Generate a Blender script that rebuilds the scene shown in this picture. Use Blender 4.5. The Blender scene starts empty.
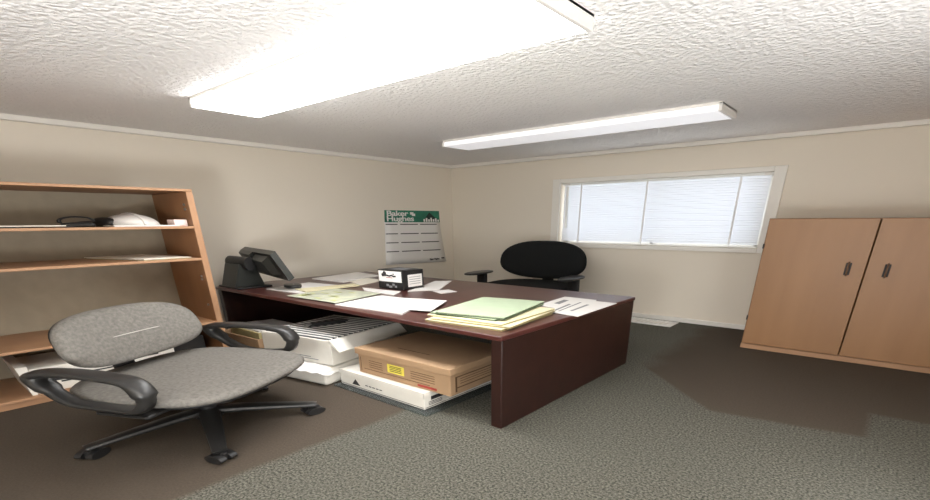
import bpy, bmesh, math, random
from mathutils import Vector, Matrix
random.seed(7)
scn = bpy.context.scene
COL = scn.collection
PI = math.pi
K = 2.9            # this room is broad and low: plan dimensions are 2.9 x the usual furniture sizes
ZC = 2.395         # ceiling
XL, YB = -6.96, 7.567
XR, YF = 1.3, -1.6

# ------------------------------------------------------------------ materials
def lin(c):
    return tuple(((v/255)/12.92 if v/255 <= .04045 else ((v/255+.055)/1.055)**2.4) for v in c) + (1,)

def mat(name, rgb, rough=.6, metal=0, var=0.0, scale=(8, 8, 8), rgb2=None, bump=0, bscale=60, detail=3, spec=.5,
        trans=0, coords='Object'):
    m = bpy.data.materials.new(name); m.use_nodes = True
    nt = m.node_tree; b = nt.nodes['Principled BSDF']
    b.inputs['Base Color'].default_value = lin(rgb)
    b.inputs['Roughness'].default_value = rough
    b.inputs['Metallic'].default_value = metal
    b.inputs['Specular IOR Level'].default_value = spec
    tc = nt.nodes.new('ShaderNodeTexCoord')
    if rgb2 or var:
        mp = nt.nodes.new('ShaderNodeMapping'); mp.inputs['Scale'].default_value = scale
        nt.links.new(tc.outputs[coords], mp.inputs['Vector'])
        n = nt.nodes.new('ShaderNodeTexNoise'); n.inputs['Scale'].default_value = 1; n.inputs['Detail'].default_value = detail
        nt.links.new(mp.outputs[0], n.inputs['Vector'])
        r = nt.nodes.new('ShaderNodeValToRGB')
        r.color_ramp.elements[0].position = .3; r.color_ramp.elements[1].position = .7
        a = rgb; c2 = rgb2 if rgb2 else tuple(max(0, v*(1-var)) for v in rgb)
        r.color_ramp.elements[0].color = lin(c2); r.color_ramp.elements[1].color = lin(a)
        nt.links.new(n.outputs['Fac'], r.inputs['Fac'])
        nt.links.new(r.outputs['Color'], b.inputs['Base Color'])
    if bump:
        n2 = nt.nodes.new('ShaderNodeTexNoise'); n2.inputs['Scale'].default_value = bscale; n2.inputs['Detail'].default_value = 4
        nt.links.new(tc.outputs[coords], n2.inputs['Vector'])
        bp = nt.nodes.new('ShaderNodeBump'); bp.inputs['Strength'].default_value = bump; bp.inputs['Distance'].default_value = .01
        nt.links.new(n2.outputs['Fac'], bp.inputs['Height']); nt.links.new(bp.outputs[0], b.inputs['Normal'])
    return m

def emis(name, rgb, strength, base=(245, 245, 245)):
    m = mat(name, base, .4)
    b = m.node_tree.nodes['Principled BSDF']
    b.inputs['Emission Color'].default_value = lin(rgb); b.inputs['Emission Strength'].default_value = strength
    return m

def ceiling_mat():
    m = bpy.data.materials.new('stippled_ceiling'); m.use_nodes = True
    nt = m.node_tree; b = nt.nodes['Principled BSDF']
    b.inputs['Base Color'].default_value = lin((246, 243, 241)); b.inputs['Roughness'].default_value = .9
    tc = nt.nodes.new('ShaderNodeTexCoord')
    n = nt.nodes.new('ShaderNodeTexNoise'); n.inputs['Scale'].default_value = 34; n.inputs['Detail'].default_value = 3; n.inputs['Roughness'].default_value = .6
    v = nt.nodes.new('ShaderNodeTexVoronoi'); v.inputs['Scale'].default_value = 30; v.feature = 'SMOOTH_F1'
    nt.links.new(tc.outputs['Object'], n.inputs['Vector'])
    nt.links.new(n.outputs['Color'], v.inputs['Vector']) if False else nt.links.new(tc.outputs['Object'], v.inputs['Vector'])
    a = nt.nodes.new('ShaderNodeMath'); a.operation = 'SUBTRACT'
    nt.links.new(n.outputs['Fac'], a.inputs[0]); nt.links.new(v.outputs['Distance'], a.inputs[1])
    bp = nt.nodes.new('ShaderNodeBump'); bp.inputs['Strength'].default_value = .75; bp.inputs['Distance'].default_value = .022
    nt.links.new(a.outputs[0], bp.inputs['Height']); nt.links.new(bp.outputs[0], b.inputs['Normal'])
    return m

def carpet_mat():
    """grey-green loop carpet with two brown areas: a strip left of x=-2.82 and a patch before the cabinet"""
    m = bpy.data.materials.new('carpet'); m.use_nodes = True
    nt = m.node_tree; b = nt.nodes['Principled BSDF']; L = nt.links.new; N = nt.nodes.new
    b.inputs['Roughness'].default_value = .95; b.inputs['Specular IOR Level'].default_value = .1
    tc = N('ShaderNodeTexCoord'); sep = N('ShaderNodeSeparateXYZ')
    wob = N('ShaderNodeTexNoise'); wob.inputs['Scale'].default_value = 1.6; wob.inputs['Detail'].default_value = 4
    L(tc.outputs['Object'], wob.inputs['Vector'])
    L(tc.outputs['Object'], sep.inputs[0])
    def mth(op, a, c, clamp=False):
        n = N('ShaderNodeMath'); n.operation = op; n.use_clamp = clamp
        for i, x in enumerate((a, c)):
            if isinstance(x, (int, float)): n.inputs[i].default_value = x
            else: L(x, n.inputs[i])
        return n.outputs[0]
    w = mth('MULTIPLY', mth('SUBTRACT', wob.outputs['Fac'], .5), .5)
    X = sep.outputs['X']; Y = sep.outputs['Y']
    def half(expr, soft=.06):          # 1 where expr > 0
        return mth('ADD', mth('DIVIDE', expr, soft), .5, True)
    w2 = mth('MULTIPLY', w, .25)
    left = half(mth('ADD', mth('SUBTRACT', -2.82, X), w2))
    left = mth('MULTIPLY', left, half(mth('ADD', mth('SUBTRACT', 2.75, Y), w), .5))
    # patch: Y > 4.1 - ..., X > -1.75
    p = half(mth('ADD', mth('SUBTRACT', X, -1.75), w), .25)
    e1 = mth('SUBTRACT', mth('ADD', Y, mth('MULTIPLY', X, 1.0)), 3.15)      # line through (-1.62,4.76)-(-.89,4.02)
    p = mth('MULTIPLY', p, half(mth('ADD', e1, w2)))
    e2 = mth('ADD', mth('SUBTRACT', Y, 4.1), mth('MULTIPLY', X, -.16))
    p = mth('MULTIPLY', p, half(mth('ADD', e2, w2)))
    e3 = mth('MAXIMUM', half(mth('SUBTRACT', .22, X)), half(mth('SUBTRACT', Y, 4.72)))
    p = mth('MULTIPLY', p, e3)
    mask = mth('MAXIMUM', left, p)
    pile = N('ShaderNodeTexNoise'); pile.inputs['Scale'].default_value = 64; pile.inputs['Detail'].default_value = 6; pile.inputs['Roughness'].default_value = .7
    L(tc.outputs['Object'], pile.inputs['Vector'])
    r1 = N('ShaderNodeValToRGB'); r1.color_ramp.elements[0].position = .4; r1.color_ramp.elements[1].position = .64
    r1.color_ramp.elements[0].color = lin((50, 50, 45)); r1.color_ramp.elements[1].color = lin((124, 121, 110))
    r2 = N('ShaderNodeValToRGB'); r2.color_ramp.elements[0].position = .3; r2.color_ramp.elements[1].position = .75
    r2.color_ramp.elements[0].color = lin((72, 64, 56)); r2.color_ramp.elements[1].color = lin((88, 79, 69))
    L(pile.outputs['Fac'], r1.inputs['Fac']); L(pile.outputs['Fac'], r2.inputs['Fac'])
    big = N('ShaderNodeTexNoise'); big.inputs['Scale'].default_value = .9; big.inputs['Detail'].default_value = 3
    L(tc.outputs['Object'], big.inputs['Vector'])
    mx0 = N('ShaderNodeMix'); mx0.data_type = 'RGBA'; mx0.blend_type = 'MIX'
    L(mth('MULTIPLY', mth('SUBTRACT', big.outputs['Fac'], .35, True), .8, True), mx0.inputs['Factor'])
    L(r1.outputs['Color'], mx0.inputs['A']); mx0.inputs['B'].default_value = lin((86, 87, 80))
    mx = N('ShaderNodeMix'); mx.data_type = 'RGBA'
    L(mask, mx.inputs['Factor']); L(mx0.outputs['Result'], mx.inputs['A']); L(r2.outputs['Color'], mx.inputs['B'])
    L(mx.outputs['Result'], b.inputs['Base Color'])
    bp = N('ShaderNodeBump'); bp.inputs['Strength'].default_value = .3; bp.inputs['Distance'].default_value = .02
    L(pile.outputs['Fac'], bp.inputs['Height']); L(bp.outputs[0], b.inputs['Normal'])
    return m

def slat_mat():
    m = bpy.data.materials.new('blind_slat'); m.use_nodes = True
    nt = m.node_tree; b = nt.nodes['Principled BSDF']; out = nt.nodes['Material Output']
    b.inputs['Base Color'].default_value = lin((244, 245, 247)); b.inputs['Roughness'].default_value = .45
    t = nt.nodes.new('ShaderNodeBsdfTranslucent'); t.inputs['Color'].default_value = lin((246, 248, 252))
    mx = nt.nodes.new('ShaderNodeMixShader'); mx.inputs[0].default_value = .38
    nt.links.new(b.outputs[0], mx.inputs[1]); nt.links.new(t.outputs[0], mx.inputs[2]); nt.links.new(mx.outputs[0], out.inputs[0])
    return m

def glass_mat(name, tint=(255, 255, 255), rough=.0, mixf=.9):
    m = bpy.data.materials.new(name); m.use_nodes = True
    nt = m.node_tree; b = nt.nodes['Principled BSDF']; out = nt.nodes['Material Output']
    b.inputs['Base Color'].default_value = lin(tint); b.inputs['Roughness'].default_value = .1
    t = nt.nodes.new('ShaderNodeBsdfTransparent'); t.inputs['Color'].default_value = lin(tint)
    mx = nt.nodes.new('ShaderNodeMixShader'); mx.inputs[0].default_value = mixf
    nt.links.new(b.outputs[0], mx.inputs[1]); nt.links.new(t.outputs[0], mx.inputs[2]); nt.links.new(mx.outputs[0], out.inputs[0])
    return m

M = dict(
    wall=mat('wall_paint', (226, 217, 202), .85, bump=.08, bscale=25),
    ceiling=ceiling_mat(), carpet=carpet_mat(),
    trim=mat('white_trim', (232, 228, 220), .5),
    white=mat('white_plastic', (236, 236, 232), .4),
    fixture=mat('fixture_end', (228, 224, 218), .5),
    lit=emis('lit_diffuser', (250, 250, 250), 5.6),
    unlit=emis('dim_diffuser', (250, 250, 255), .2),
    slat=slat_mat(), cord=mat('blind_cord', (250, 250, 250), .6), glass=glass_mat('window_glass'),
    beech=mat('beech_laminate', (152, 111, 72), .45, scale=(5, 5, .8), rgb2=(142, 102, 65), detail=5),
    beech_edge=mat('beech_edge', (176, 135, 100), .45, scale=(3, 3, 3), rgb2=(166, 125, 92)),
    beech_side=mat('bookcase_laminate', (150, 109, 74), .5, scale=(5, 5, .8), rgb2=(139, 98, 67), detail=5),
    back=mat('hardboard_back', (150, 138, 118), .8, var=.06),
    handle=mat('bronze_handle', (112, 84, 62), .4, .2), hinge=mat('hinge', (40, 34, 30), .5, .3),
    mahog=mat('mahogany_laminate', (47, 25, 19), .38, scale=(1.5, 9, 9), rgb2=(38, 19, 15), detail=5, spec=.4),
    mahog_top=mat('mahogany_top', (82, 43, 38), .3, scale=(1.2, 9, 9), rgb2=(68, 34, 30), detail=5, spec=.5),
    fabric=mat('grey_fabric', (124, 120, 114), .95, scale=(40, 40, 60), rgb2=(103, 100, 95), detail=4, bump=.4, bscale=90, spec=.1),
    seam=mat('seam_thread', (186, 182, 174), .9),
    blackp=mat('black_plastic', (38, 37, 36), .38), blackd=mat('black_hard_plastic', (26, 25, 25), .5),
    blackf=mat('black_fabric', (24, 25, 25), .9, spec=.2, bump=.3, bscale=120),
    chrome=mat('steel', (170, 168, 164), .3, .9),
    paper=mat('paper', (226, 223, 219), .8), paper2=mat('paper_warm', (236, 230, 216), .8),
    ink=mat('ink', (40, 38, 40), .7), inkg=mat('grey_ink', (130, 130, 132), .7), red=mat('red_ink', (150, 48, 40), .6),
    green=mat('green_folder', (172, 187, 158), .75, var=.03), green_d=mat('green_folder_edge', (92, 112, 84), .8),
    manila=mat('manila', (224, 215, 178), .75, var=.03), manila_d=mat('manila_shade', (170, 158, 112), .8),
    yellow=mat('yellow_label', (222, 206, 84), .6), kraft=mat('kraft_board', (166, 136, 104), .85, scale=(3, 3, 3), rgb2=(156, 126, 96)),
    kraft_d=mat('kraft_print', (92, 66, 42), .85),
    card=mat('white_board', (228, 224, 214), .75, var=.05, scale=(4, 4, 4)),
    teal=mat('teal_print', (46, 128, 100), .6, scale=(3, 3, 8), rgb2=(34, 96, 78)), dteal=mat('dark_teal_print', (22, 46, 40), .6),
    mapink=mat('map_ink', (178, 182, 120), .75), mapgreen=mat('map_green', (196, 199, 172), .75, scale=(6, 6, 6), rgb2=(158, 160, 146), detail=6),
    filedark=mat('hanging_folder', (74, 76, 78), .8), filelight=mat('file_paper', (222, 220, 214), .8),
    plastic=glass_mat('clear_plastic', (225, 232, 232), .1, .93),
    screen=mat('screen_glass', (18, 20, 22), .15), mon=mat('monitor_plastic', (34, 36, 33), .4), monl=mat('monitor_grey', (58, 60, 56), .5),
    pink=mat('pink_white_board', (236, 214, 208), .6), capw=mat('white_shell', (228, 224, 218), .6),
)

# ------------------------------------------------------------------ mesh helper
class MB:
    def __init__(s, nat=False):
        s.bm = bmesh.new(); s.nat = nat
    def _xf(s, vs, mtx):
        if mtx is not None: bmesh.ops.transform(s.bm, matrix=mtx, verts=vs)
    def box(s, x0, x1, y0, y1, z0, z1, bev=0, mtx=None, seg=2):
        r = bmesh.ops.create_cube(s.bm, size=1); vs = r['verts']
        for v in vs:
            v.co = Vector(((x0+x1)/2+v.co.x*(x1-x0), (y0+y1)/2+v.co.y*(y1-y0), (z0+z1)/2+v.co.z*(z1-z0)))
        if bev:
            es = list({e for v in vs for e in v.link_edges})
            rr = bmesh.ops.bevel(s.bm, geom=es, offset=bev, segments=seg, affect='EDGES', profile=.5)
            vs = list({v for f in rr['faces'] for v in f.verts} | {v for v in vs if v.is_valid})
        s._xf(vs, mtx); return s
    def cyl(s, c, r, h, axis='z', r2=None, n=24, mtx=None):
        rr = bmesh.ops.create_cone(s.bm, cap_ends=True, segments=n, radius1=r, radius2=r if r2 is None else r2, depth=h)
        vs = rr['verts']
        R = {'z': Matrix(), 'x': Matrix.Rotation(PI/2, 4, 'Y'), 'y': Matrix.Rotation(PI/2, 4, 'X')}[axis]
        s._xf(vs, Matrix.Translation(c) @ R); s._xf(vs, mtx); return s
    def rings(s, rings, cap=True, closed=False):
        bm = s.bm; V = [[bm.verts.new(p) for p in r] for r in rings]
        n = len(V[0]); m = len(V)
        for i in range(m if closed else m-1):
            a, b = V[i], V[(i+1) % m]
            for j in range(n):
                bm.faces.new((a[j], a[(j+1) % n], b[(j+1) % n], b[j]))
        if cap and not closed:
            bm.faces.new(list(reversed(V[0]))); bm.faces.new(V[-1])
        return s
    def tube(s, pts, ra, rb=None, n=12, closed=False, up=(0, 0, 1), sq=2.0):
        """sweep along pts; ra = half-thickness sideways, rb = half-thickness along 'up'"""
        pts = [Vector(p) for p in pts]; N = len(pts); rings = []
        for i, p in enumerate(pts):
            if closed: t = pts[(i+1) % N]-pts[i-1]
            else: t = pts[min(i+1, N-1)]-pts[max(i-1, 0)]
            t.normalize(); u = Vector(up)
            side = t.cross(u)
            if side.length < 1e-4: side = t.cross(Vector((1, 0, 0)))
            side.normalize(); u2 = side.cross(t)
            A = ra[i] if isinstance(ra, (list, tuple)) else ra
            B = A if rb is None else (rb[i] if isinstance(rb, (list, tuple)) else rb)
            ring = []
            for k in range(n):
                a = 2*PI*k/n; c, d = math.cos(a), math.sin(a)
                c = math.copysign(abs(c)**(2/sq), c); d = math.copysign(abs(d)**(2/sq), d)
                ring.append(p+side*A*c+u2*B*d)
            rings.append(ring)
        return s.rings(rings, closed=closed)
    def pad(s, a, b, h, n=2.6, dome=.25, z0=0, edge=.35, mtx=None, bow=None, ns=48, taper=0):
        """cushion: superellipse outline a x b (half sizes), thickness h"""
        prof = [(.0, .0), (.90, .0), (.97, .12), (1.0, .35), (1.0, .62), (.975, .82), (.92, .93), (.8, .985), (.5, 1.0), (0, 1.0)]
        bm = s.bm; start = len(bm.verts); new = []
        def pt(t, k, z):
            c, d = math.cos(t), math.sin(t)
            x = a*math.copysign(abs(c)**(2/n), c); y = b*math.copysign(abs(d)**(2/n), d)
            y *= 1-taper*(x/a)
            zz = z0+h*z + (dome*h*(1-k*k) if z > .5 else 0)
            if bow: zz += bow*((y*k/b)**2)
            return Vector((x*k, y*k, zz))
        rows = []
        for k, z in prof:
            if k == 0: rows.append([bm.verts.new(pt(0, 0, z))])
            else: rows.append([bm.verts.new(pt(2*PI*i/ns, k, z)) for i in range(ns)])
        for r0, r1 in zip(rows, rows[1:]):
            for i in range(ns):
                j = (i+1) % ns
                if len(r0) == 1: bm.faces.new((r0[0], r1[j], r1[i]))
                elif len(r1) == 1: bm.faces.new((r0[i], r0[j], r1[0]))
                else: bm.faces.new((r0[i], r0[j], r1[j], r1[i]))
        vs = [v for r in rows for v in r]
        s._xf(vs, mtx); return s
    def prism(s, poly, axis, d0, d1, mtx=None):
        """poly in the plane across axis: 'x' -> (y,z), 'y' -> (x,z), 'z' -> (x,y)"""
        def mk(p, d):
            return {'x': (d, p[0], p[1]), 'y': (p[0], d, p[1]), 'z': (p[0], p[1], d)}[axis]
        a = [s.bm.verts.new(mk(p, d0)) for p in poly]; b = [s.bm.verts.new(mk(p, d1)) for p in poly]
        n = len(a); s.bm.faces.new(a); s.bm.faces.new(list(reversed(b)))
        for i in range(n): s.bm.faces.new((a[i], b[i], b[(i+1) % n], a[(i+1) % n]))
        s._xf(a+b, mtx); return s
    def sheet(s, quad, z, th=.003, n=6, amp=.004, curl=None):
        """a sheet of paper over four corners, gently wavy on top, lying on z"""
        q = [Vector((p[0], p[1], 0)) for p in quad]; ph = random.random()*6
        top, bot = [], []
        for i in range(n+1):
            rt, rb = [], []
            for j in range(n+1):
                u, v = i/n, j/n
                p = q[0]*(1-u)*(1-v)+q[3]*u*(1-v)+q[2]*u*v+q[1]*(1-u)*v
                w = amp*(.5+.5*math.sin(ph+u*3+v*4))*(1 if (0 < i < n or 0 < j < n) else 1)
                if curl: w += curl*max(0, u-.6)**2*6
                rt.append(s.bm.verts.new((p.x, p.y, z+th+w))); rb.append(s.bm.verts.new((p.x, p.y, z+(w if curl else 0))))
            top.append(rt); bot.append(rb)
        for i in range(n):
            for j in range(n):
                s.bm.faces.new((top[i][j], top[i+1][j], top[i+1][j+1], top[i][j+1]))
                s.bm.faces.new((bot[i][j], bot[i][j+1], bot[i+1][j+1], bot[i+1][j]))
        for k in range(n):
            s.bm.faces.new((top[k][0], bot[k][0], bot[k+1][0], top[k+1][0]))
            s.bm.faces.new((top[k][n], top[k+1][n], bot[k+1][n], bot[k][n]))
            s.bm.faces.new((top[0][k], top[0][k+1], bot[0][k+1], bot[0][k]))
            s.bm.faces.new((top[n][k], bot[n][k], bot[n][k+1], top[n][k+1]))
        return s
    def build(s, name, m, parent=None, smooth=None):
        if s.nat:
            for v in s.bm.verts: v.co.x *= K; v.co.y *= K
        bmesh.ops.recalc_face_normals(s.bm, faces=s.bm.faces[:])
        me = bpy.data.meshes.new(name); s.bm.to_mesh(me); s.bm.free()
        me.materials.append(M[m] if isinstance(m, str) else m)
        o = bpy.data.objects.new(name, me); COL.objects.link(o)
        if parent: o.parent = parent
        if smooth:
            for p in me.polygons: p.use_smooth = True
            if smooth != True:
                try: me.set_sharp_from_angle(angle=math.radians(smooth))
                except Exception: pass
        return o

def tag(o, label, cat, group=None):
    o['label'] = label; o['category'] = cat
    if group: o['group'] = group
    return o
def thing(name, label, cat, loc=(0, 0, 0), rz=0, group=None):
    o = bpy.data.objects.new(name, None); COL.objects.link(o)
    o.empty_display_size = .1; o.location = loc; o.rotation_euler = (0, 0, rz)
    return tag(o, label, cat, group)
def struct(name, mb, m, parent=None, smooth=None):
    o = mb.build(name, m, parent, smooth); o['kind'] = 'structure'; return o
def rot(a, ax='Z', at=(0, 0, 0)):
    t = Matrix.Translation(at); return t @ Matrix.Rotation(a, 4, ax) @ t.inverted()
def lettering(name, text, size, frame, m, parent, kx=K):
    """flat raised lettering; frame = (origin, right, up, out)"""
    cu = bpy.data.curves.new(name, 'FONT'); cu.body = text; cu.size = size; cu.extrude = .0015; cu.space_character = .95
    cu.offset = size*.02
    t = bpy.data.objects.new(name, cu); COL.objects.link(t)
    dg = bpy.context.evaluated_depsgraph_get(); me = bpy.data.meshes.new_from_object(t.evaluated_get(dg))
    bpy.data.objects.remove(t); o0, r, u, n = [Vector(v) for v in frame]
    for v in me.vertices: v.co = o0+r*(v.co.x*kx)+u*v.co.y+n*(v.co.z+.001)
    me.materials.clear(); me.materials.append(M[m]); me.name = name
    o = bpy.data.objects.new(name, me); COL.objects.link(o); o.parent = parent; return o

# ------------------------------------------------------------------ room
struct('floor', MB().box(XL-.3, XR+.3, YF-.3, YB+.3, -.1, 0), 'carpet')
struct('ceiling', MB().box(XL-.3, XR+.3, YF-.3, YB+.3, ZC, ZC+.1), 'ceiling')
struct('wall_left', MB().box(XL-.3, XL, YF, YB, 0, ZC), 'wall')
struct('wall_right', MB().box(XR, XR+.3, YF, YB, 0, ZC), 'wall')
struct('wall_front', MB().box(XL-.3, XR+.3, YF-.3, YF, 0, ZC), 'wall')
WX0, WX1, WZ0, WZ1 = -4.50, -1.395, 1.08, 1.99
wb = MB()
wb.box(XL-.3, WX0, YB, YB+.3, 0, ZC); wb.box(WX1, XR+.3, YB, YB+.3, 0, ZC)
wb.box(WX0, WX1, YB, YB+.3, 0, WZ0); wb.box(WX0, WX1, YB, YB+.3, WZ1, ZC)
struct('wall_back', wb, 'wall')
# crown strips and baseboards
def strip(x0, x1, y0, y1, z0, z1): return MB().box(x0, x1, y0, y1, z0, z1, .008)
struct('trim_1', strip(XL, XL+.07, YF, YB, ZC-.05, ZC), 'trim')
struct('trim_2', strip(XL, XR, YB-.07, YB, ZC-.05, ZC), 'trim')
struct('trim_3', strip(XR-.07, XR, YF, YB-.07, ZC-.05, ZC), 'trim')
struct('baseboard_back', strip(XL+.04, XR-.04, YB-.04, YB, 0, .065), 'trim')
struct('baseboard_left', strip(XL, XL+.04, YF, YB, 0, .065), 'trim')
struct('baseboard_right', strip(XR-.04, XR, YF, YB, 0, .065), 'trim')
# window
win = MB(); c = .14
win.box(WX0-c, WX0, YB-.04, YB, WZ0-.055, WZ1+.06, .006); win.box(WX1, WX1+c, YB-.04, YB, WZ0-.055, WZ1+.06, .006)
win.box(WX0, WX1, YB-.04, YB, WZ1, WZ1+.06, .006); win.box(WX0, WX1, YB-.05, YB, WZ0-.055, WZ0, .006)
w1 = struct('window_1', win, 'trim')
fr = MB()
for a in ((WX0, WX0+.1, WZ0, WZ1), (WX1-.1, WX1, WZ0, WZ1), (-2.96, -2.90, WZ0, WZ1), (WX0, WX1, WZ0, WZ0+.04), (WX0, WX1, WZ1-.04, WZ1)):
    fr.box(a[0], a[1], YB+.18, YB+.26, a[2], a[3], .004)
fr.build('window_frame', 'white', w1)
MB().box(WX0+.05, WX1-.05, YB+.21, YB+.222, WZ0+.02, WZ1-.02).build('pane', 'glass', w1)
# blind
bl = thing('window_blind', 'white horizontal slat mini blind lowered and closed across the window', 'blind', ((WX0+WX1)/2, YB+.06, WZ0))
hw = (WX1-WX0)/2-.015
MB().box(-hw, hw, -.04, .05, .875, .908, .004).build('head_rail', 'white', bl)
sl = MB(); ns = 27
for i in range(ns):
    z = .862-i*(.835/ns); a_ = math.radians(-62); sec = []
    for t in (-1, -.5, 0, .5, 1): sec.append((t*.021, .006*(1-t*t)))
    sec += [(t*.021, .006*(1-t*t)-.0015) for t in (1, .5, 0, -.5, -1)]
    sl.prism(sec, 'x', -hw+.02, hw-.02, mtx=Matrix.Translation((0, 0, z)) @ Matrix.Rotation(a_, 4, 'X'))
sl.build('slats', 'slat', bl)
MB().box(-hw+.01, hw-.01, -.03, .03, .004, .022, .004).build('bottom_rail', 'white', bl)
for x in (-1.19, -.1, 1.17):
    MB().box(x-.014, x+.014, -.030, -.026, .01, .88).build('ladder_tape', 'cord', bl)
MB().cyl((-hw+.11, -.05, .55), .02, .62, n=10).build('tilt_wand', 'white', bl)
for x in (-hw+.02, hw-.1):
    MB().box(x, x+.12, -.045, -.005, .876, .907, .003).build('mounting_bracket', 'fixture', bl)

# ceiling lights
def light(x0, x1, y0, y1, zb, lens, label):
    t = thing('ceiling_light', label, 'ceiling light', ((x0+x1)/2, (y0+y1)/2, ZC), 0, 'long box ceiling lights')
    w, d, h = (x1-x0)/2, (y1-y0)/2, ZC-zb
    MB().box(-w, w, -d, d, -.02, 0, .003).build('mounting_pan', 'fixture', t)
    e = .03
    L = MB().box(-w+e, w-e, -d*.96, d*.96, -h, -.02, .012, seg=3).build('diffuser', lens, t)
    for sx in (-1, 1):
        MB().box(min(sx*w, sx*(w-e)), max(sx*w, sx*(w-e)), -d, d, -h-.001, -.002, .004).build('end_cap', 'fixture', t)
    return t
light(-4.90, -1.47, 2.10, 2.70, 2.322, 'lit', 'switched-on white box ceiling light, the nearer and bigger-looking one')
light(-4.93, -1.49, 5.19, 5.70, 2.325, 'unlit', 'dim white box ceiling light, the farther one towards the window')

# ------------------------------------------------------------------ floor vent
v = thing('floor_vent', 'white floor register vent lying against the baseboard beside the desk', 'vent', (-2.72, 7.26, 0))
fv = MB(); a, b = .5, .19
fv.box(-a, a, -b, -b+.06, 0, .014, .003); fv.box(-a, a, b-.06, b, 0, .014, .003); fv.box(-a, -a+.08, -b+.06, b-.06, 0, .014, .003); fv.box(a-.08, a, -b+.06, b-.06, 0, .014, .003)
fv.build('frame', 'white', v)
lv = MB()
for i in range(12):
    x = -a+.1+i*.073
    lv.box(x, x+.03, -b+.06, b-.06, .002, .011)
lv.build('louvres', 'white', v)
MB().box(-a+.08, a-.08, -b+.06, b-.06, .0, .002).build('duct_backing', 'fixture', v)

# ------------------------------------------------------------------ storage cabinet
CX0, CX1, CY0, CY1, CH = -1.135, .83, 6.42, YB-.05, 1.45
cb = thing('storage_cabinet', 'beech laminate two-door storage cabinet standing against the back wall by the window', 'cabinet', ((CX0+CX1)/2, CY0, 0))
cw = (CX1-CX0)/2; cd = CY1-CY0
bd = MB(); bd.box(-cw, -cw+.05, .03, cd, 0, CH-.02, .003); bd.box(cw-.05, cw, .03, cd, 0, CH-.02, .003)
bd.box(-cw, cw, .03, cd, CH-.02, CH, .003); bd.box(-cw+.05, cw-.05, cd-.03, cd, .0, CH-.02); bd.box(-cw+.05, cw-.05, .04, cd-.03, .05, .07)
bd.box(-cw+.05, cw-.05, .05, cd-.03, .72, .735)
bd.build('body', 'beech', cb)
MB().box(-cw, cw, .004, .05, 0, .056, .003).build('plinth', 'beech_edge', cb)
gx = -.145-(CX0+CX1)/2
for i, (x0, x1) in enumerate(((-cw+.02, gx-.006), (gx+.006, cw-.02))):
    d = MB().box(x0, x1, -.03, .028, .066, CH-.004, .004).build('door', 'beech', cb)
    hx = gx-.15 if i == 0 else gx+.17
    h = MB(); zs = 1.02
    h.tube([(hx, -.03, zs+.0), (hx, -.075, zs-.008), (hx, -.085, zs-.03), (hx, -.085, zs-.08), (hx, -.075, zs-.102), (hx, -.03, zs-.11)], .02, .008, n=10, up=(1, 0, 0))
    h2 = MB()
    ho = h.build('handle', 'handle', d, True)
    MB().box(hx-.025, hx+.025, -.034, -.029, zs-.115, zs+.006, .003).build('handle_plate', 'hinge', ho)
    hinx = x0-.016 if i == 0 else x1+.002
    for z in (.37, 1.165):
        MB().box(hinx, hinx+.014, -.036, .02, z-.025, z+.025).build('hinge', 'hinge', d)

# ------------------------------------------------------------------ desk
DX0, DX1, DY0, DY1, DZ = -6.42, -1.94, 2.57, 4.90, .71
dk = thing('office_desk', 'dark mahogany laminate office desk covered with papers and folders', 'desk', ((DX0+DX1)/2, (DY0+DY1)/2, 0))
w, d = (DX1-DX0)/2, (DY1-DY0)/2
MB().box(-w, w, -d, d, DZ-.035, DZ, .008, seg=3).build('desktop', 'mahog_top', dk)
for s in (-1, 1):
    x = s*(w-.055)
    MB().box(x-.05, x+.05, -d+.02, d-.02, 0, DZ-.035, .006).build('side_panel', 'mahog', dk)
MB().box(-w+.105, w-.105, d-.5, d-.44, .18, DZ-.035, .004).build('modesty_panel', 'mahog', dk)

# ------------------------------------------------------------------ bookcase
BX, BY0, BY1, BH = -5.42, -.42, 2.165, 1.735
bc = thing('bookcase', 'tall beech laminate open bookcase along the left wall behind the grey chair', 'bookcase', (BX, (BY0+BY1)/2, 0))
bw = (BY1-BY0)/2; dep = .9
for s in (-1, 1):
    x = s*(bw-.03)
    sp = MB().box(-dep, -.012, x-.03, x+.03, 0, BH-.024, .002).build('side_panel', 'beech_side', bc)
    MB().box(-.012, 0, x-.03, x+.03, 0, BH-.024, .002).build('edge_band', 'beech_edge', sp)
    for z in (1.60, 1.56, .93, .9, .64):
        MB().cyl((-.1, x-s*.034, z), .012, .02, 'y', n=10).build('shelf_pin', 'chrome', sp)
o = MB().box(-dep, -.012, -bw, bw, BH-.022, BH, .003).build('top_panel', 'beech_side', bc)
MB().box(-.012, 0, -bw, bw, BH-.022, BH, .003).build('edge_band', 'beech_edge', o)
for z in (1.408, 1.113, .475, .075):
    o = MB().box(-dep, -.014, -bw+.06, bw-.06, z-.022, z, .002).build('shelf', 'beech_edge', bc)
    MB().box(-.014, -.003, -bw+.06, bw-.06, z-.022, z, .003).build('edge_band', 'beech_edge', o)
MB().box(-.06, -.03, -bw+.06, bw-.06, 0, .053, .002).build('plinth', 'beech_edge', bc)
MB().box(-dep-.012, -dep, -bw, bw, 0.02, BH, .001).build('back_panel', 'back', bc)

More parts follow.
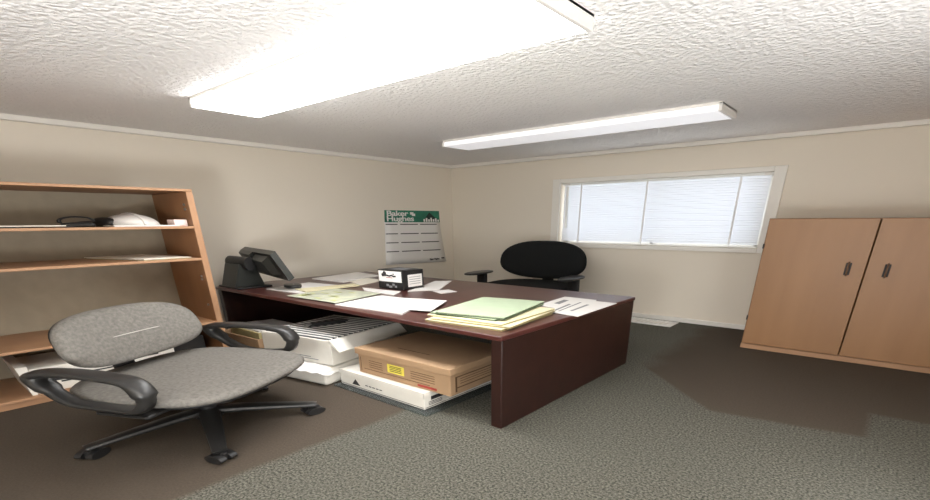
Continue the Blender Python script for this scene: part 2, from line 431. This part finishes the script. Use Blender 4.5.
# things on the shelves
Z1, Z2, Z0 = 1.408, 1.113, .075
g = thing('safety_goggles', 'black strapped goggles lying on the top shelf left of the white hard hat', 'goggles', (-5.75, 1.26, Z1), math.radians(80))
pts = []
for i in range(13):
    a = 2*PI*i/20; pts.append((.04*math.cos(a), .032*math.sin(a), .05+.014*math.cos(2*a)))
MB(True).tube([(1.1*p[0], .012, .05+1.1*p[1]) for i, p in enumerate(pts)], .006, .007, closed=True, up=(0, 1, 0)).build('strap', 'blackd', g, True)
MB(True).pad(.042, .014, .034, n=3.2, mtx=Matrix.Translation((0, -.03, 0))).build('lens_frame', 'blackp', g, True)
MB(True).box(-.034, .034, -.047, -.043, .008, .028, .002).build('lens', 'screen', g)
g = thing('hard_hat', 'white hard hat with a black front lying on the top shelf of the bookcase', 'hard hat', (-5.85, 1.70, Z1), math.radians(8))
hr = []
for k in range(9):
    t = k/8*PI/2; hr.append([(.105*math.cos(t)*math.cos(a)+.0, .08*math.cos(t)*math.sin(a)*.98, .004+.108*math.sin(t)) for a in [2*PI*i/40 for i in range(40)]] if k < 8 else [(.004*math.cos(a), .003*math.sin(a), .112) for a in [2*PI*i/40 for i in range(40)]])
MB(True).rings(hr).build('shell', 'capw', g, True)
MB(True).tube([(.108*math.cos(2*PI*i/40), .082*math.sin(2*PI*i/40), .008) for i in range(40)], .008, .006, closed=True).build('brim', 'capw', g, True)
ridge = []
for k in range(13):
    a = PI*k/12; ridge.append((.106*math.cos(a), 0, .006+.112*math.sin(a)))
MB(True).tube(ridge, .008, .006).build('ridge', 'capw', g, True)
MB(True).tube([(.055*math.cos(a), -.066-.02*math.sin(a), .02+.0*a) for a in [PI*.15+i*.1*PI*.7 for i in range(11)]], .004, .004).build('chin_strap', 'ink', g, True)
vis = MB(True).pad(.06, .026, .062, n=2.0, dome=.35, mtx=Matrix.Translation((-.02, -.068, 0)))
vis.build('front_shield', 'blackd', g, True)
tag(MB().box(-5.72, -5.45, 1.45, 1.99, Z1, Z1+.012, .003).build('booklet', 'paper'), 'thin white booklet on the top shelf in front of the hard hat', 'booklet')
g = thing('small_carton', 'tiny pink and white carton at the right end of the top shelf', 'carton', (-5.62, 2.035, Z1))
MB().box(-.09, .09, -.06, .06, 0, .06, .004).build('box', 'pink', g)
MB().box(.0895, .092, -.045, .02, .012, .045).build('printed_panel', 'paper', g)
tag(MB().box(-6.0, -5.5, .1, 1.18, Z1, Z1+.01, .002).build('clipboard', 'ink'), 'flat dark clipboard lying on the top shelf left of the goggles', 'clipboard')
tag(MB().sheet([(-5.49, .2), (-5.49, 1.12), (-6.05, 1.1), (-6.05, .2)], Z1+.010, .006, amp=.002).build('paper_sheet', 'paper2'), 'white paper lying over the dark clipboard on the top shelf', 'paper')
t = thing('document_folder', 'large cream document folder lying on the middle shelf of the bookcase', 'folder', (-5.9, 1.7, Z2))
q_ = [(.46, -.10), (.43, .33), (-.38, .14), (-.36, -.37)]
MB().sheet(q_, 0, .004, amp=.0).build('back_cover', 'manila_d', t)
MB().sheet([(x*.96, y*.96) for x, y in q_], .0042, .005, amp=0).build('pages', 'paper', t)
MB().sheet(q_, .0095, .004, amp=.003).build('front_cover', 'paper2', t)
bx = thing('carton', 'white printed carton lying on the bottom shelf behind the grey chair', 'carton', (-5.8, 1.1, Z0))
MB().box(-.32, .32, -.58, .55, 0, .22, .01).build('box', 'card', bx)
MB().prism([(-.62, .0), (-.585, .0), (-.585, .25), (-.66, .25)], 'x', -.3, .325).build('open_flap', 'card', bx)
pr = MB()
for i, z in enumerate((.07, .11, .16, .2)):
    pr.box(.3205, .323, -.4+.12*i, .3+.05*i, z, z+.012)
pr.box(.3205, .323, -.5, -.36, .09, .17)
pr.build('print', 'ink', bx)
tag(MB().box(-6.1, -5.6, 1.68, 2.0, Z0, .32, .01).build('binder', 'blackd'), 'black binder standing at the right end of the bottom shelf', 'binder')

# ------------------------------------------------------------------ grey office chair (nat coordinates, facing +x)
def star_base(t, tipr=.265, th0=0.0, col='blackp'):
    b_ = MB(True)
    b_.cyl((0, 0, .095), .035, .07, n=20)
    for k in range(5):
        a = th0+2*PI*k/5; c_, s_ = math.cos(a), math.sin(a)
        b_.tube([(r*c_, r*s_, z) for r, z in ((.02, .108), (.09, .104), (.18, .09), (tipr+.01, .072))], [.026, .024, .02, .016], [.026, .024, .019, .015], sq=3)
    b_.build('star_base', col, t, 40)
    for k in range(5):
        a = th0+2*PI*k/5; p = Vector((tipr*math.cos(a), tipr*math.sin(a), 0))
        cs = MB(True); rr = Matrix.Translation(p) @ Matrix.Rotation(a+.6, 4, 'Z')
        for s in (-1, 1): cs.cyl((0, s*.014, .027), .027, .017, 'y', n=20, mtx=rr)
        cs.box(-.012, .018, -.006, .006, .02, .062, .003, mtx=rr)
        cs.build('caster', 'blackd', t, 40)
    MB(True).cyl((0, 0, .22), .024, .2, n=18).build('gas_lift', 'blackd', t, 40)

GA, GX, GY, GT = 26, -3.83, 1.27, -9
gc = thing('office_chair', 'grey fabric swivel office chair with black loop arms standing before the bookcase', 'chair', (GX, GY, 0), math.radians(GA))
star_base(gc, .265, math.radians(-18.5-GA))
MB(True).box(-.11, .11, -.08, .08, .31, .355, .012).build('tilt_mechanism', 'blackd', gc)
MB(True).pad(.215, .215, .05, n=3.0, dome=.0, z0=.345).build('seat_shell', 'blackd', gc, True)
MB(True).pad(.232, .232, .065, n=3.2, dome=.16, z0=.378, taper=.0).build('seat', 'fabric', gc, True)
BM = Matrix.Translation((-.205, .0, .69)) @ Matrix.Rotation(math.radians(GT), 4, 'Y') @ Matrix.Rotation(PI/2, 4, 'Y')
# pad local: x -> down, z -> forward after the rotation
MB(True).pad(.185, .195, .05, n=2.9, dome=.1, z0=-.01, mtx=BM, bow=.03, taper=-.04).build('backrest', 'fabric', gc, True)
MB(True).pad(.17, .18, .025, n=2.8, dome=.1, z0=-.03, mtx=BM, bow=.03).build('back_shell', 'blackd', gc, True)
sm = MB(True)
sm.tube([(-.205+.046, y, .70) for y in (-.09, -.03, .03, .09)], .0025, .0025)
sm.build('seam', 'seam', gc)
MB(True).tube([(-.05, 0, .335), (-.2, 0, .33), (-.23, 0, .37), (-.24, 0, .47), (-.243, 0, .62)], .03, .008, up=(0, 1, 0) if False else (0, 0, 1), sq=4).build('back_bar', 'blackd', gc, 40)
for s in (-1, 1):
    y = s*.255
    loop = [(-.19, y, .585), (-.10, y, .60), (-.02, y, .60), (.06, y, .595), (.13, y, .575), (.16, y, .52), (.16, y, .46), (.13, y, .41), (.05, y*.97, .395), (-.03, y*.97, .40), (-.10, y, .42), (-.16, y, .48), (-.205, y, .55)]
    # smooth closed loop by subdividing with Catmull-Rom
    P = [Vector((p[0]*.76-.012, p[1], .41+(p[2]-.41)*1.06)) for p in loop]; out = []
    for i in range(len(P)):
        p0, p1, p2, p3 = P[i-1], P[i], P[(i+1) % len(P)], P[(i+2) % len(P)]
        for q in range(4):
            u = q/4
            out.append(.5*((2*p1)+(p2-p0)*u+(2*p0-5*p1+4*p2-p3)*u*u+(3*p1-p0-3*p2+p3)*u**3))
    ar = MB(True).tube(out, [.021 if p.z > .5 else .017 for p in out], [.024 if p.z > .5 else .018 for p in out], closed=True, up=(0, 1, 0) if False else (0, s, .001), n=14, sq=2.6).build('armrest', 'blackp', gc, True)
    MB(True).box(-.04, .1, min(s*.1, s*.255), max(s*.1, s*.255), .345, .37, .006).build('arm_bracket', 'blackd', ar)

# ------------------------------------------------------------------ black office chair behind the desk
kc = thing('office_chair', 'black fabric swivel office chair with padded T arms behind the desk', 'chair', (-4.21, 6.25, 0), math.radians(-84))
star_base(kc, .26, .3)
MB(True).box(-.11, .11, -.08, .08, .31, .46, .012).build('tilt_mechanism', 'blackd', kc)
MB(True).pad(.25, .25, .09, n=2.8, dome=.15, z0=.46).build('seat', 'blackf', kc, True)
BM = Matrix.Translation((-.2, 0, .865)) @ Matrix.Rotation(math.radians(-3), 4, 'Y') @ Matrix.Rotation(PI/2, 4, 'Y')
MB(True).pad(.28, .258, .06, n=2.45, dome=.2, z0=-.01, mtx=BM, bow=.03, taper=-.05).build('backrest', 'blackf', kc, True)
MB(True).pad(.25, .235, .025, n=2.5, dome=.1, z0=-.03, mtx=BM, bow=.03).build('back_shell', 'blackd', kc, True)
MB(True).tube([(-.05, 0, .39), (-.18, 0, .385), (-.235, 0, .43), (-.245, 0, .6), (-.245, 0, .85)], .035, .009, sq=4).build('back_bar', 'blackd', kc, 40)
for s in (-1, 1):
    y = s*.272
    ar = MB(True).pad(.12, .045, .03, n=2.4, dome=.2, z0=.675, mtx=Matrix.Translation((.06, y, 0))).build('armrest', 'blackp', kc, True)
    MB(True).tube([(.03, y, .68), (.03, y, .5), (.03, y*.97, .40), (.03, y*.85, .385), (.03, s*.1, .385)], .03, .014, up=(1, 0, 0), sq=4).build('arm_post', 'blackd', ar, 40)

# ------------------------------------------------------------------ wall calendar
cx = XL+.004
cal = thing('wall_calendar', 'white wall calendar sheet with a green header hung near the room corner', 'calendar', (XL, 6.5, 1.16))
def calpt(u, v, out=0):    # u 0..1 left to right, v 0..1 top to bottom
    y = (5.83+(5.755-5.83)*v)*(1-u)+(7.18+(7.31-7.18)*v**1.6)*u
    z = (1.612+(.722-1.612)*v)*(1-u)+(1.610+(.690-1.610)*v)*u
    x = XL+.003+.035*v*v*(.4+.6*u)+out
    return Vector((x-XL, y-6.5, z-1.16))
def calquad(mb, u0, v0, u1, v1, out, n=1):
    U = [u0+(u1-u0)*i/n for i in range(n+1)]; W = [v0+(v1-v0)*i/n for i in range(n+1)]
    top = [[mb.bm.verts.new(calpt(u, v_, out)) for u in U] for v_ in W]
    bot = [[mb.bm.verts.new(calpt(u, v_, out-.002)) for u in U] for v_ in W]
    for i in range(n):
        for j in range(n):
            mb.bm.faces.new((top[i][j], top[i+1][j], top[i+1][j+1], top[i][j+1]))
            mb.bm.faces.new((bot[i][j], bot[i][j+1], bot[i+1][j+1], bot[i+1][j]))
    for k in range(n):
        mb.bm.faces.new((top[0][k], top[0][k+1], bot[0][k+1], bot[0][k])); mb.bm.faces.new((top[n][k], bot[n][k], bot[n][k+1], top[n][k+1]))
        mb.bm.faces.new((top[k][0], bot[k][0], bot[k+1][0], top[k+1][0])); mb.bm.faces.new((top[k][n], top[k+1][n], bot[k+1][n], bot[k][n]))
cs = MB(); calquad(cs, 0, 0, 1, 1, 0, 8); cs.build('sheet', 'paper', cal, True)
hd = MB(); calquad(hd, .0, .0, 1, .215, .002, 4); hdo = hd.build('header', 'teal', cal)
tri = MB()
a_ = [tri.bm.verts.new(calpt(u, v_, .005)) for u, v_ in ((.66, .205), (.80, .03), (1.0, .205))]; tri.bm.faces.new(a_)
tri.build('mountain_print', 'dteal', cal)
tx = MB()
for i in range(7):
    u = .68+i*.045; h = (.05, .07, .045, .075, .05, .065, .04)[i]
    calquad(tx, u, .205-h, u+.03, .205, .0065)
tx.build('header_mark', 'paper', cal)
for k, (s_, v_) in enumerate((('Baker', .10), ('Hughes', .195))):
    p = calpt(.03, v_, .004)
    lettering('lettering', s_, .118, (p, (0, 1, 0), (0, 0, 1), (1, 0, 0)), 'paper', cal, kx=1.92)
ic = MB(); calquad(ic, .44, .03, .5, .075, .006); calquad(ic, .47, .055, .53, .1, .0065); ic.build('logo_mark', 'paper', cal)
gl = MB()
for v_ in (.253, .425, .59, .755):
    for u0, u1 in ((.015, .21), (.255, .57), (.61, .93)):
        calquad(gl, u0, v_-.008, u1, v_+.008, .004, 2)
gl.build('week_bars', 'ink', cal)
p = calpt(.70, .955, .006); lettering('lettering', 'Baker Hughes', .05, (p, (0, 1, 0), (0, 0, 1), (1, 0, 0)), 'ink', cal, kx=1.0)
ft = MB(); calquad(ft, .915, .91, .97, .935, .006); ft.build('footer_mark', 'ink', cal)

# ------------------------------------------------------------------ monitor on the desk
mo = thing('monitor', 'black tilted desktop monitor seen from behind on the left end of the desk', 'monitor', (-5.95, 2.9, DZ))
def loc(p): return Vector(p)-Vector((-5.95, 2.9, DZ))
A, B, D = loc((-6.46, 3.03, 1.135)), loc((-5.2, 2.75, 1.135)), loc((-5.165, 2.906, .848))
Cc = A+(D-B)
ex = (B-A); ey = (D-B); nn = ex.cross(ey).normalized()
if nn.y < 0: nn = -nn                    # towards the user side
def slab(name, u0, u1, v0, v1, t0, t1, m, par, inset=0):
    mb = MB(); pts = []
    for t, i in ((t0, 0), (t1, inset)):
        pts.append([mb.bm.verts.new(A+ex*u+ey*w_+nn*t) for u, w_ in ((u0+i, v0+i), (u1-i, v0+i), (u1-i, v1-i), (u0+i, v1-i))])
    a_, b_ = pts
    mb.bm.faces.new(a_); mb.bm.faces.new(list(reversed(b_)))
    for i in range(4): mb.bm.faces.new((a_[i], b_[i], b_[(i+1) % 4], a_[(i+1) % 4]))
    return mb.build(name, m, par)
hs = slab('display_housing', 0, 1, 0, 1, -.035, .035, 'mon', mo)
slab('screen', .05, .95, .06, .94, .0352, .037, 'screen', hs)
slab('back_cover', .12, .88, .1, .8, -.0351, -.1, 'monl', hs, .1)
slab('connector_panel', .0, .45, .0, .25, -.036, -.085, 'mon', hs, .03)
piv = A+ex*.25+ey*.45-nn*.08
ST = Matrix.Translation((-.2, -.08, 0))
MB().prism([(-.2, 0), (.18, 0), (.1, .24), (-.1, .27)], 'x', -.2, .16, mtx=ST).build('stand', 'mon', mo)
MB().box(-.24, .3, -.22, .2, 0, .02, .008, mtx=ST).build('foot', 'blackd', mo)
MB().cyl((-.2, -.08, .275), .075, .5, 'x', mtx=None).build('hinge', 'blackd', mo, 40)
MB().tube([(-.2, -.08, .275), tuple((Vector((-.2, -.08, .275))+piv)*.5), tuple(piv+nn*.06)], .12, .035, sq=3).build('hinge_arm', 'blackd', mo, 40)

# ------------------------------------------------------------------ papers and things on the desktop
def paper(name, q, z, label, cat='paper', m='paper', th=.003, amp=.004, marks=None, mm='inkg'):
    cx_ = sum(p[0] for p in q)/4; cy_ = sum(p[1] for p in q)/4
    t = thing(name, label, cat, (cx_, cy_, z)) if marks else None
    if not marks:
        mb = MB().sheet([(p[0]-cx_, p[1]-cy_) for p in q], 0, th, amp=amp)
        o = mb.build(name, m, None, 40); o.location = (cx_, cy_, z); return tag(o, label, cat)
    MB().sheet([(p[0]-cx_, p[1]-cy_) for p in q], 0, th, amp=0).build('sheet', m, t)
    mb = MB(); Q = [Vector((p[0]-cx_, p[1]-cy_, 0)) for p in q]
    for u0, v0, u1, v1 in marks:
        vs = []
        for u, w_ in ((u0, v0), (u1, v0), (u1, v1), (u0, v1)):
            p = Q[0]*(1-u)*(1-w_)+Q[3]*u*(1-w_)+Q[2]*u*w_+Q[1]*(1-u)*w_
            vs.append(mb.bm.verts.new((p.x, p.y, th+.001)))
        mb.bm.faces.new(vs)
    mb.build('print', mm, t); return t
T = DZ
paper('paper_stack', [(-6.15, 3.76), (-6.33, 4.66), (-5.70, 4.57), (-5.45, 3.78)], T, 'white paper stack at the far left back of the desk', 'papers', th=.012)
paper('paper_sheet', [(-5.62, 3.95), (-5.66, 4.3), (-5.2, 4.25), (-5.05, 3.75)], T, 'loose cream sheet beside the far left paper stack', m='paper2')
paper('paper_sheet', [(-5.66, 2.83), (-5.85, 3.52), (-5.15, 3.58), (-4.95, 2.87)], T, 'white sheet lying under the black computer mouse')
paper('folder', [(-5.3, 3.0), (-5.15, 3.72), (-4.95, 3.66), (-5.0, 2.95)], T+.008, 'narrow yellow folder edge beside the mouse paper', 'folder', 'manila', th=.008)
mk = [(random.uniform(.05, .8), random.uniform(.05, .8)) for _ in range(16)]
paper('printed_map', [(-4.9, 2.66), (-5.0, 3.33), (-4.22, 3.40), (-4.05, 2.70)], T+.009, 'green and yellow printed plan sheet near the front edge of the desk', 'map', 'mapgreen',
      marks=[(a, b, a+random.uniform(.05, .16), b+random.uniform(.03, .1)) for a, b in mk], mm=M['mapink'])
paper('paper_sheet', [(-4.60, 3.46), (-4.85, 3.62), (-4.2, 3.66), (-4.05, 3.42)], T, 'white sheet strip lying behind the printed plan')
paper('drawing_sheet', [(-4.02, 2.66), (-4.1, 3.30), (-3.45, 3.39), (-3.12, 2.72)], T, 'large white drawing sheet between the plan and the folder pile', 'drawing', th=.006, amp=.008)
paper('drawing_sheet', [(-3.62, 2.74), (-3.72, 3.3), (-3.25, 3.42), (-2.98, 2.92)], T+.015, 'white sheet lying on the drawing beside the folder pile', 'drawing', amp=.004)
paper('paper_sheet', [(-4.15, 3.72), (-4.6, 4.62), (-4.42, 4.75), (-3.95, 4.03)], T, 'white sheet lying to the right of the small retail carton')
paper('note_card', [(-3.95, 3.92), (-3.87, 4.1), (-3.69, 4.05), (-3.73, 3.83)], T, 'small white note card alone in the middle of the desk', 'card')
paper('paper_sheet', [(-2.46, 3.84), (-2.53, 4.46), (-2.16, 4.45), (-1.97, 3.72)], T, 'printed white sheet right behind the folder pile', marks=[(.2, .3, .35, .7), (.45, .25, .55, .5), (.6, .5, .75, .85)], mm='inkg')
paper('paper_sheet', [(-2.2, 3.58), (-2.34, 4.34), (-1.9, 4.36), (-1.87, 3.53)], T+.005, 'white sheet at the right edge of the desk', m='paper', marks=[(.1, .1, .18, .6), (.25, .1, .3, .8), (.5, .2, .58, .7)], mm='inkg')
# mouse
ms = thing('computer_mouse', 'black computer mouse on the white sheet by the monitor', 'mouse', (-5.52, 3.1, T+.009), math.radians(-20))
MB(True).pad(.058, .034, .034, n=2.3, dome=.25).build('shell', 'blackp', ms, True)
MB(True).cyl((.025, 0, .036), .008, .006, 'y', n=14).build('scroll_wheel', 'chrome', ms)
# retail carton
rc = thing('retail_carton', 'small black and white retail carton standing on the desk', 'carton', (-4.46, 3.74, T), math.radians(2))
w_, d_, h_ = .21, .34, .215
MB().box(-w_, w_, 0, d_, 0, h_, .006).build('box', 'blackd', rc)
MB().box(-w_+.015, w_-.02, -.003, 0, .085, h_-.012).build('front_panel', 'paper', rc)
lg = MB()
lg.cyl((-.09, -.005, .172), .028, .004, 'y', n=16); lg.cyl((-.12, -.005, .158), .02, .004, 'y', n=16)
lg.tube([(-.11, -.005, .15), (-.05, -.005, .156), (-.01, -.005, .148), (.03, -.005, .158), (.06, -.005, .147), (.1, -.005, .15)], .002, .009, n=8)
lg.cyl((.06, -.005, .171), .009, .004, 'y', n=12)
lg.build('logo', 'ink', rc)
MB().box(-.06, .04, -.006, -.004, .128, .134).build('logo_underline', 'red', rc)
for x, z, a_ in ((-.05, .045, .02), (.0, .03, .025), (.05, .055, .018), (.09, .035, .015)):
    MB().box(x-a_, x+a_, -.004, -.001, z-.012, z+.012).build('picture_print', 'inkg', rc)
MB().box(w_, w_+.003, .08, d_-.03, .03, h_-.05).build('side_label', 'paper', rc)
sl_ = MB()
for z in (.06, .085, .11, .135): sl_.box(w_+.003, w_+.005, .1, d_-.06, z, z+.006)
sl_.build('side_text', 'inkg', rc)
MB().box(-w_+.1, w_-.1, .08, d_-.08, h_, h_+.002).build('top_label', 'inkg', rc)

# folder pile: each folder a thing with a cover edge
def folder(q, z, th, m, me, label, grp=None):
    cx_ = sum(p[0] for p in q)/4; cy_ = sum(p[1] for p in q)/4
    t = thing('file_folder', label, 'folder', (cx_, cy_, z), 0, grp)
    L_ = [(p[0]-cx_, p[1]-cy_) for p in q]
    s_ = lambda f: [(x*f, y*f) for x, y in L_]
    MB().sheet(L_, 0, .004, amp=0, n=2).build('back_cover', me, t)
    MB().sheet(s_(.95), .0042, th-.0085, amp=0, n=2).build('pages', 'paper2', t)
    MB().sheet(L_, th-.004, .004, amp=0, n=3).build('front_cover', m, t)
def rect(cx_, cy_, w, h, a):
    c_, s_ = math.cos(a), math.sin(a)
    return [(cx_+x*c_-y*s_, cy_+x*s_+y*c_) for x, y in ((-w/2, -h/2), (-w/2, h/2), (w/2, h/2), (w/2, -h/2))]
z = T
for i, (dx, dy, a_, th, lab) in enumerate(((0, 0, 5, .016, 'manila folder at the bottom of the folder pile'),
                                  (.02, .03, 8, .014, 'manila folder second from the bottom of the folder pile'),
                                  (-.02, .05, 3, .012, 'manila folder topmost of the manila ones, under the green folders'))):
    folder(rect(-2.44+dx, 3.09+dy, .73, .83, math.radians(a_)), z, th, 'manila', 'manila_d', lab); z += th
for i, (dx, dy, a_, th, lab) in enumerate(((-.02, 0, 7, .014, 'green folder lowest of the green ones on the manila folders'),
                                  (0.01, .0, 12, .016, 'pale green folder topmost of the folder pile on the desk'))):
    folder(rect(-2.52+dx, 3.20+dy, .62, .86, math.radians(a_)), z, th, 'green', 'green_d', lab); z += th

# ------------------------------------------------------------------ boxes under the desk
pl = tag(MB().box(-3.83, -2.56, 2.40, 3.42, 0, .018, .006).build('plastic_lid', 'plastic'), 'clear plastic lid lying flat on the carpet under the white carton', 'lid')
wc = thing('carton', 'flat white printed carton under the brown archive box', 'carton', (-3.22, 2.93, .018))
MB().box(-.58, .57, -.46, .47, 0, .145, .006).build('box', 'card', wc)
ld = MB(); ld.box(-.585, .575, -.466, -.46, .105, .147); ld.box(.57, .576, -.466, .47, .105, .147); ld.build('lid_edge', 'card', wc)
pr = MB()
pr.prism([(-.40, .03), (-.28, .03), (-.345, .085)], 'y', -.4625, -.4605)
pr.box(.5705, .573, -.38, -.2, .07, .1)
for i in range(3): pr.box(.5705, .573, -.41, -.25, .03+i*.012, .034+i*.012)
for i in range(5): pr.box(-.2+i*.05, -.165+i*.05, -.4625, -.4605, .05, .058)
pr.box(-.57, .56, -.4625, -.4605, .012, .016); pr.box(.5705, .573, -.45, .45, .012, .016)
pr.build('print', 'ink', wc)

bb = thing('archive_box', 'brown cardboard archive box with a yellow label stacked under the desk front', 'box', (-3.0, 2.94, .1635), math.radians(1))
MB().box(-.57, .57, -.40, .42, 0, .225, .004).build('box', 'kraft', bb)
ld = MB().box(-.59, .59, -.42, .44, .175, .232, .005)
ldo = ld.build('lid', 'kraft', bb)
tp = MB()
tp.box(-.25, .16, -.2, -.192, .2322, .2335)
tp.build('lid_fold_mark', 'kraft_d', ldo)
pr = MB()
for zz in (.07, .09, .11, .13):
    pr.box(-.42, -.24, -.402, -.4005, zz, zz+.004); pr.box(.12, .40, -.402, -.4005, zz, zz+.004)
pr.box(-.5, .34, -.402, -.4005, .045, .049); pr.box(-.54, -.534, -.402, -.4005, .02, .15)
for zz in (.08, .1, .12): pr.box(.5705, .572, -.28, .3, zz, zz+.004)
pr.box(.5705, .572, -.34, .36, .14, .148); pr.box(.5705, .572, -.34, .36, .05, .058); pr.box(.5705, .572, -.34, -.32, .02, .148)
pr.build('print', 'kraft_d', bb)
lb = MB().box(-.17, .04, -.404, -.4005, .07, .145).build('label', 'yellow', bb)
ll = MB()
for zz in (.085, .1, .115, .128): ll.box(-.14, .01, -.4055, -.404, zz, zz+.005)
ll.build('label_text', 'ink', lb)
MB().box(.2, .42, -.403, -.4005, .018, .036).build('red_print', 'red', bb)

# file box on a lower box
lo = thing('carton', 'low crumpled white carton beneath the open file box', 'carton', (-4.47, 2.76, 0), math.radians(9))
MB().box(-.54, .53, -.5, .5, 0, .165, .03, seg=3).build('box', 'card', lo, 40)
cr = MB(); n_ = 14; rows = []
for i in range(n_+1):
    r_ = []
    for j in range(n_+1):
        x = -.57+1.12*i/n_; y = -.54+1.06*j/n_
        edge = min(i, j, n_-i, n_-j)
        zz = .17+random.uniform(0, .012)-(.04+random.uniform(0, .03) if edge == 0 else 0)
        r_.append(cr.bm.verts.new((x, y, zz)))
    rows.append(r_)
for i in range(n_):
    for j in range(n_): cr.bm.faces.new((rows[i][j], rows[i+1][j], rows[i+1][j+1], rows[i][j+1]))
crm = cr.build('crumpled_cover', 'paper', lo)
so = crm.modifiers.new('thickness', 'SOLIDIFY'); so.thickness = .004
fb = thing('file_box', 'open white file box full of hanging folders under the desk', 'box', (-4.43, 2.86, .186), math.radians(10))
w_, d_, h_ = .49, .51, .235
b_ = MB(); b_.box(-w_, w_, -d_, d_, 0, .01); 
for s in (-1, 1):
    b_.box(min(s*w_, s*(w_-.025)), max(s*w_, s*(w_-.025)), -d_, d_, .01, h_, .003)
    b_.box(-w_+.025, w_-.025, min(s*d_, s*(d_-.025)), max(s*d_, s*(d_-.025)), .01, h_, .003)
b_.build('box', 'card', fb)
MB().prism([(-.05, h_-.002), (.0, h_+.004), (.11, h_-.09), (.105, h_-.1)], 'y', -d_, d_, mtx=Matrix.Translation((w_, 0, 0))).build('side_flap', 'card', fb)
pr = MB(); pr.box(-.35, .3, -d_-.002, -d_, .03, .036); pr.box(-.2, .2, -d_-.002, -d_, .05, .056); pr.build('print', 'inkg', fb)
proto = None
for i in range(13):
    y = -d_+.06+i*(2*d_-.14)/12
    c_, s_ = math.cos(math.radians(10)), math.sin(math.radians(10))
    lx, ly = 0, y
    wx, wy = -4.43+lx*c_-ly*s_, 2.86+lx*s_+ly*c_
    if proto is None:
        proto = thing('hanging_folder', 'grey hanging folder standing on edge in the open white file box', 'folder', (wx, wy, .197), math.radians(10), 'hanging folders in the white file box')
        kids = [MB().box(-w_+.04, w_-.04, -.03, .0, 0, .229, .001).build('folder_body', 'filedark', proto),
                MB().box(-w_+.05, w_-.05, .0, .026, 0, .232, .001).build('paper_edge', 'filelight', proto)]
    else:
        o = proto.copy(); COL.objects.link(o); o.location = (wx, wy, .197)
        for k_ in kids:
            q_ = k_.copy(); COL.objects.link(q_); q_.parent = o
st = thing('stapler', 'black stapler lying on top of the hanging folders', 'stapler', (-4.53, 2.86, .4295), math.radians(75))
MB().box(-.2, .2, -.045, .045, 0, .012, .005).build('base', 'blackd', st)
MB().prism([(-.20, .012), (.22, .012), (.23, .022), (.14, .034), (-.16, .03)], 'y', -.04, .04).build('arm', 'blackp', st)
MB().box(-.23, -.16, -.035, .035, .008, .03, .005).build('tip', 'chrome', st)

# tan carton with books by the bookcase
tc_ = thing('carton', 'open tan carton of papers on the carpet between bookcase and desk', 'carton', (-5.76, 2.76, 0), math.radians(3))
b_ = MB(); b_.box(-.44, .44, -.34, .36, 0, .01)
for s in (-1, 1):
    b_.box(min(s*.44, s*.42), max(s*.44, s*.42), -.34, .36, .01, .225, .003)
b_.box(-.42, .42, -.34, -.32, .01, .225, .003); b_.box(-.42, .42, .34, .36, .01, .225, .003)
b_.build('box', 'kraft', tc_)
tag(MB().box(-6.12, -5.42, 2.52, 3.04, .0105, .27, .005).build('paper_block', 'manila_d'), 'thick tan paper block filling the tan carton', 'papers')
tag(MB().sheet([(-6.1, 2.54), (-6.02, 3.02), (-5.46, 3.02), (-5.45, 2.54)], .27, .02, amp=.006).build('paper_stack', 'paper'), 'white papers on top of the tan paper block beside the bookcase', 'papers')
tag(MB().box(-5.26, -5.15, 2.5, 2.95, .0, .28, .01, mtx=rot(math.radians(4), 'Z', (-5.2, 2.7, 0))).build('binder', 'card'), 'white binder standing upright beside the tan carton', 'binder')

# ------------------------------------------------------------------ camera, world, light
W = bpy.data.worlds.new('sky'); scn.world = W; W.use_nodes = True
bg = W.node_tree.nodes['Background']; bg.inputs['Color'].default_value = (.93, .97, 1, 1); bg.inputs['Strength'].default_value = 1.5
for nm, loc_, d_, e_ in (('added_fill', (-.6, -1.0, .65), (-.35, .4, 1), 92), ('added_fill_right', (1.0, 2.7, .8), (-.95, .2, .45), 20)):  # two added fill lamps out of view, brightening ceiling and walls
    fl = bpy.data.lights.new(nm, 'AREA'); fl.shape = 'DISK'; fl.size = 1.1; fl.energy = e_; fl.color = (.96, .98, 1)
    fo = bpy.data.objects.new(nm, fl); COL.objects.link(fo); fo.location = loc_; fo.rotation_euler = Vector(d_).to_track_quat('-Z', 'Y').to_euler()
cam = bpy.data.cameras.new('camera'); co = bpy.data.objects.new('camera', cam); COL.objects.link(co); scn.camera = co
f, pcx, pcy, pitch, yaw, roll = 464.867826, 483.466797, 434.644391, .432748071, -.685719093, -.00530996358
fw = Vector((math.sin(yaw)*math.cos(pitch), math.cos(yaw)*math.cos(pitch), -math.sin(pitch)))
r = Vector((math.cos(yaw), -math.sin(yaw), 0)); u = r.cross(fw)
c_, s_ = math.cos(roll), math.sin(roll)
r2 = c_*r+s_*u; u2 = -s_*r+c_*u
co.matrix_world = Matrix(((r2.x, u2.x, -fw.x, 0), (r2.y, u2.y, -fw.y, 0), (r2.z, u2.z, -fw.z, 1.45), (0, 0, 0, 1)))
cam.sensor_fit = 'HORIZONTAL'; cam.sensor_width = 36; cam.lens = f/930*36
cam.shift_x = (465-pcx)/930; cam.shift_y = (pcy-250)/930
cam.clip_start = .02; cam.clip_end = 100
vs = scn.view_settings; vs.view_transform = 'Standard'; vs.look = 'None'; vs.gamma = 1; vs.use_curve_mapping = False; vs.exposure = 1.28
scn.cycles.max_bounces = 12; scn.cycles.diffuse_bounces = 8; scn.cycles.transparent_max_bounces = 12
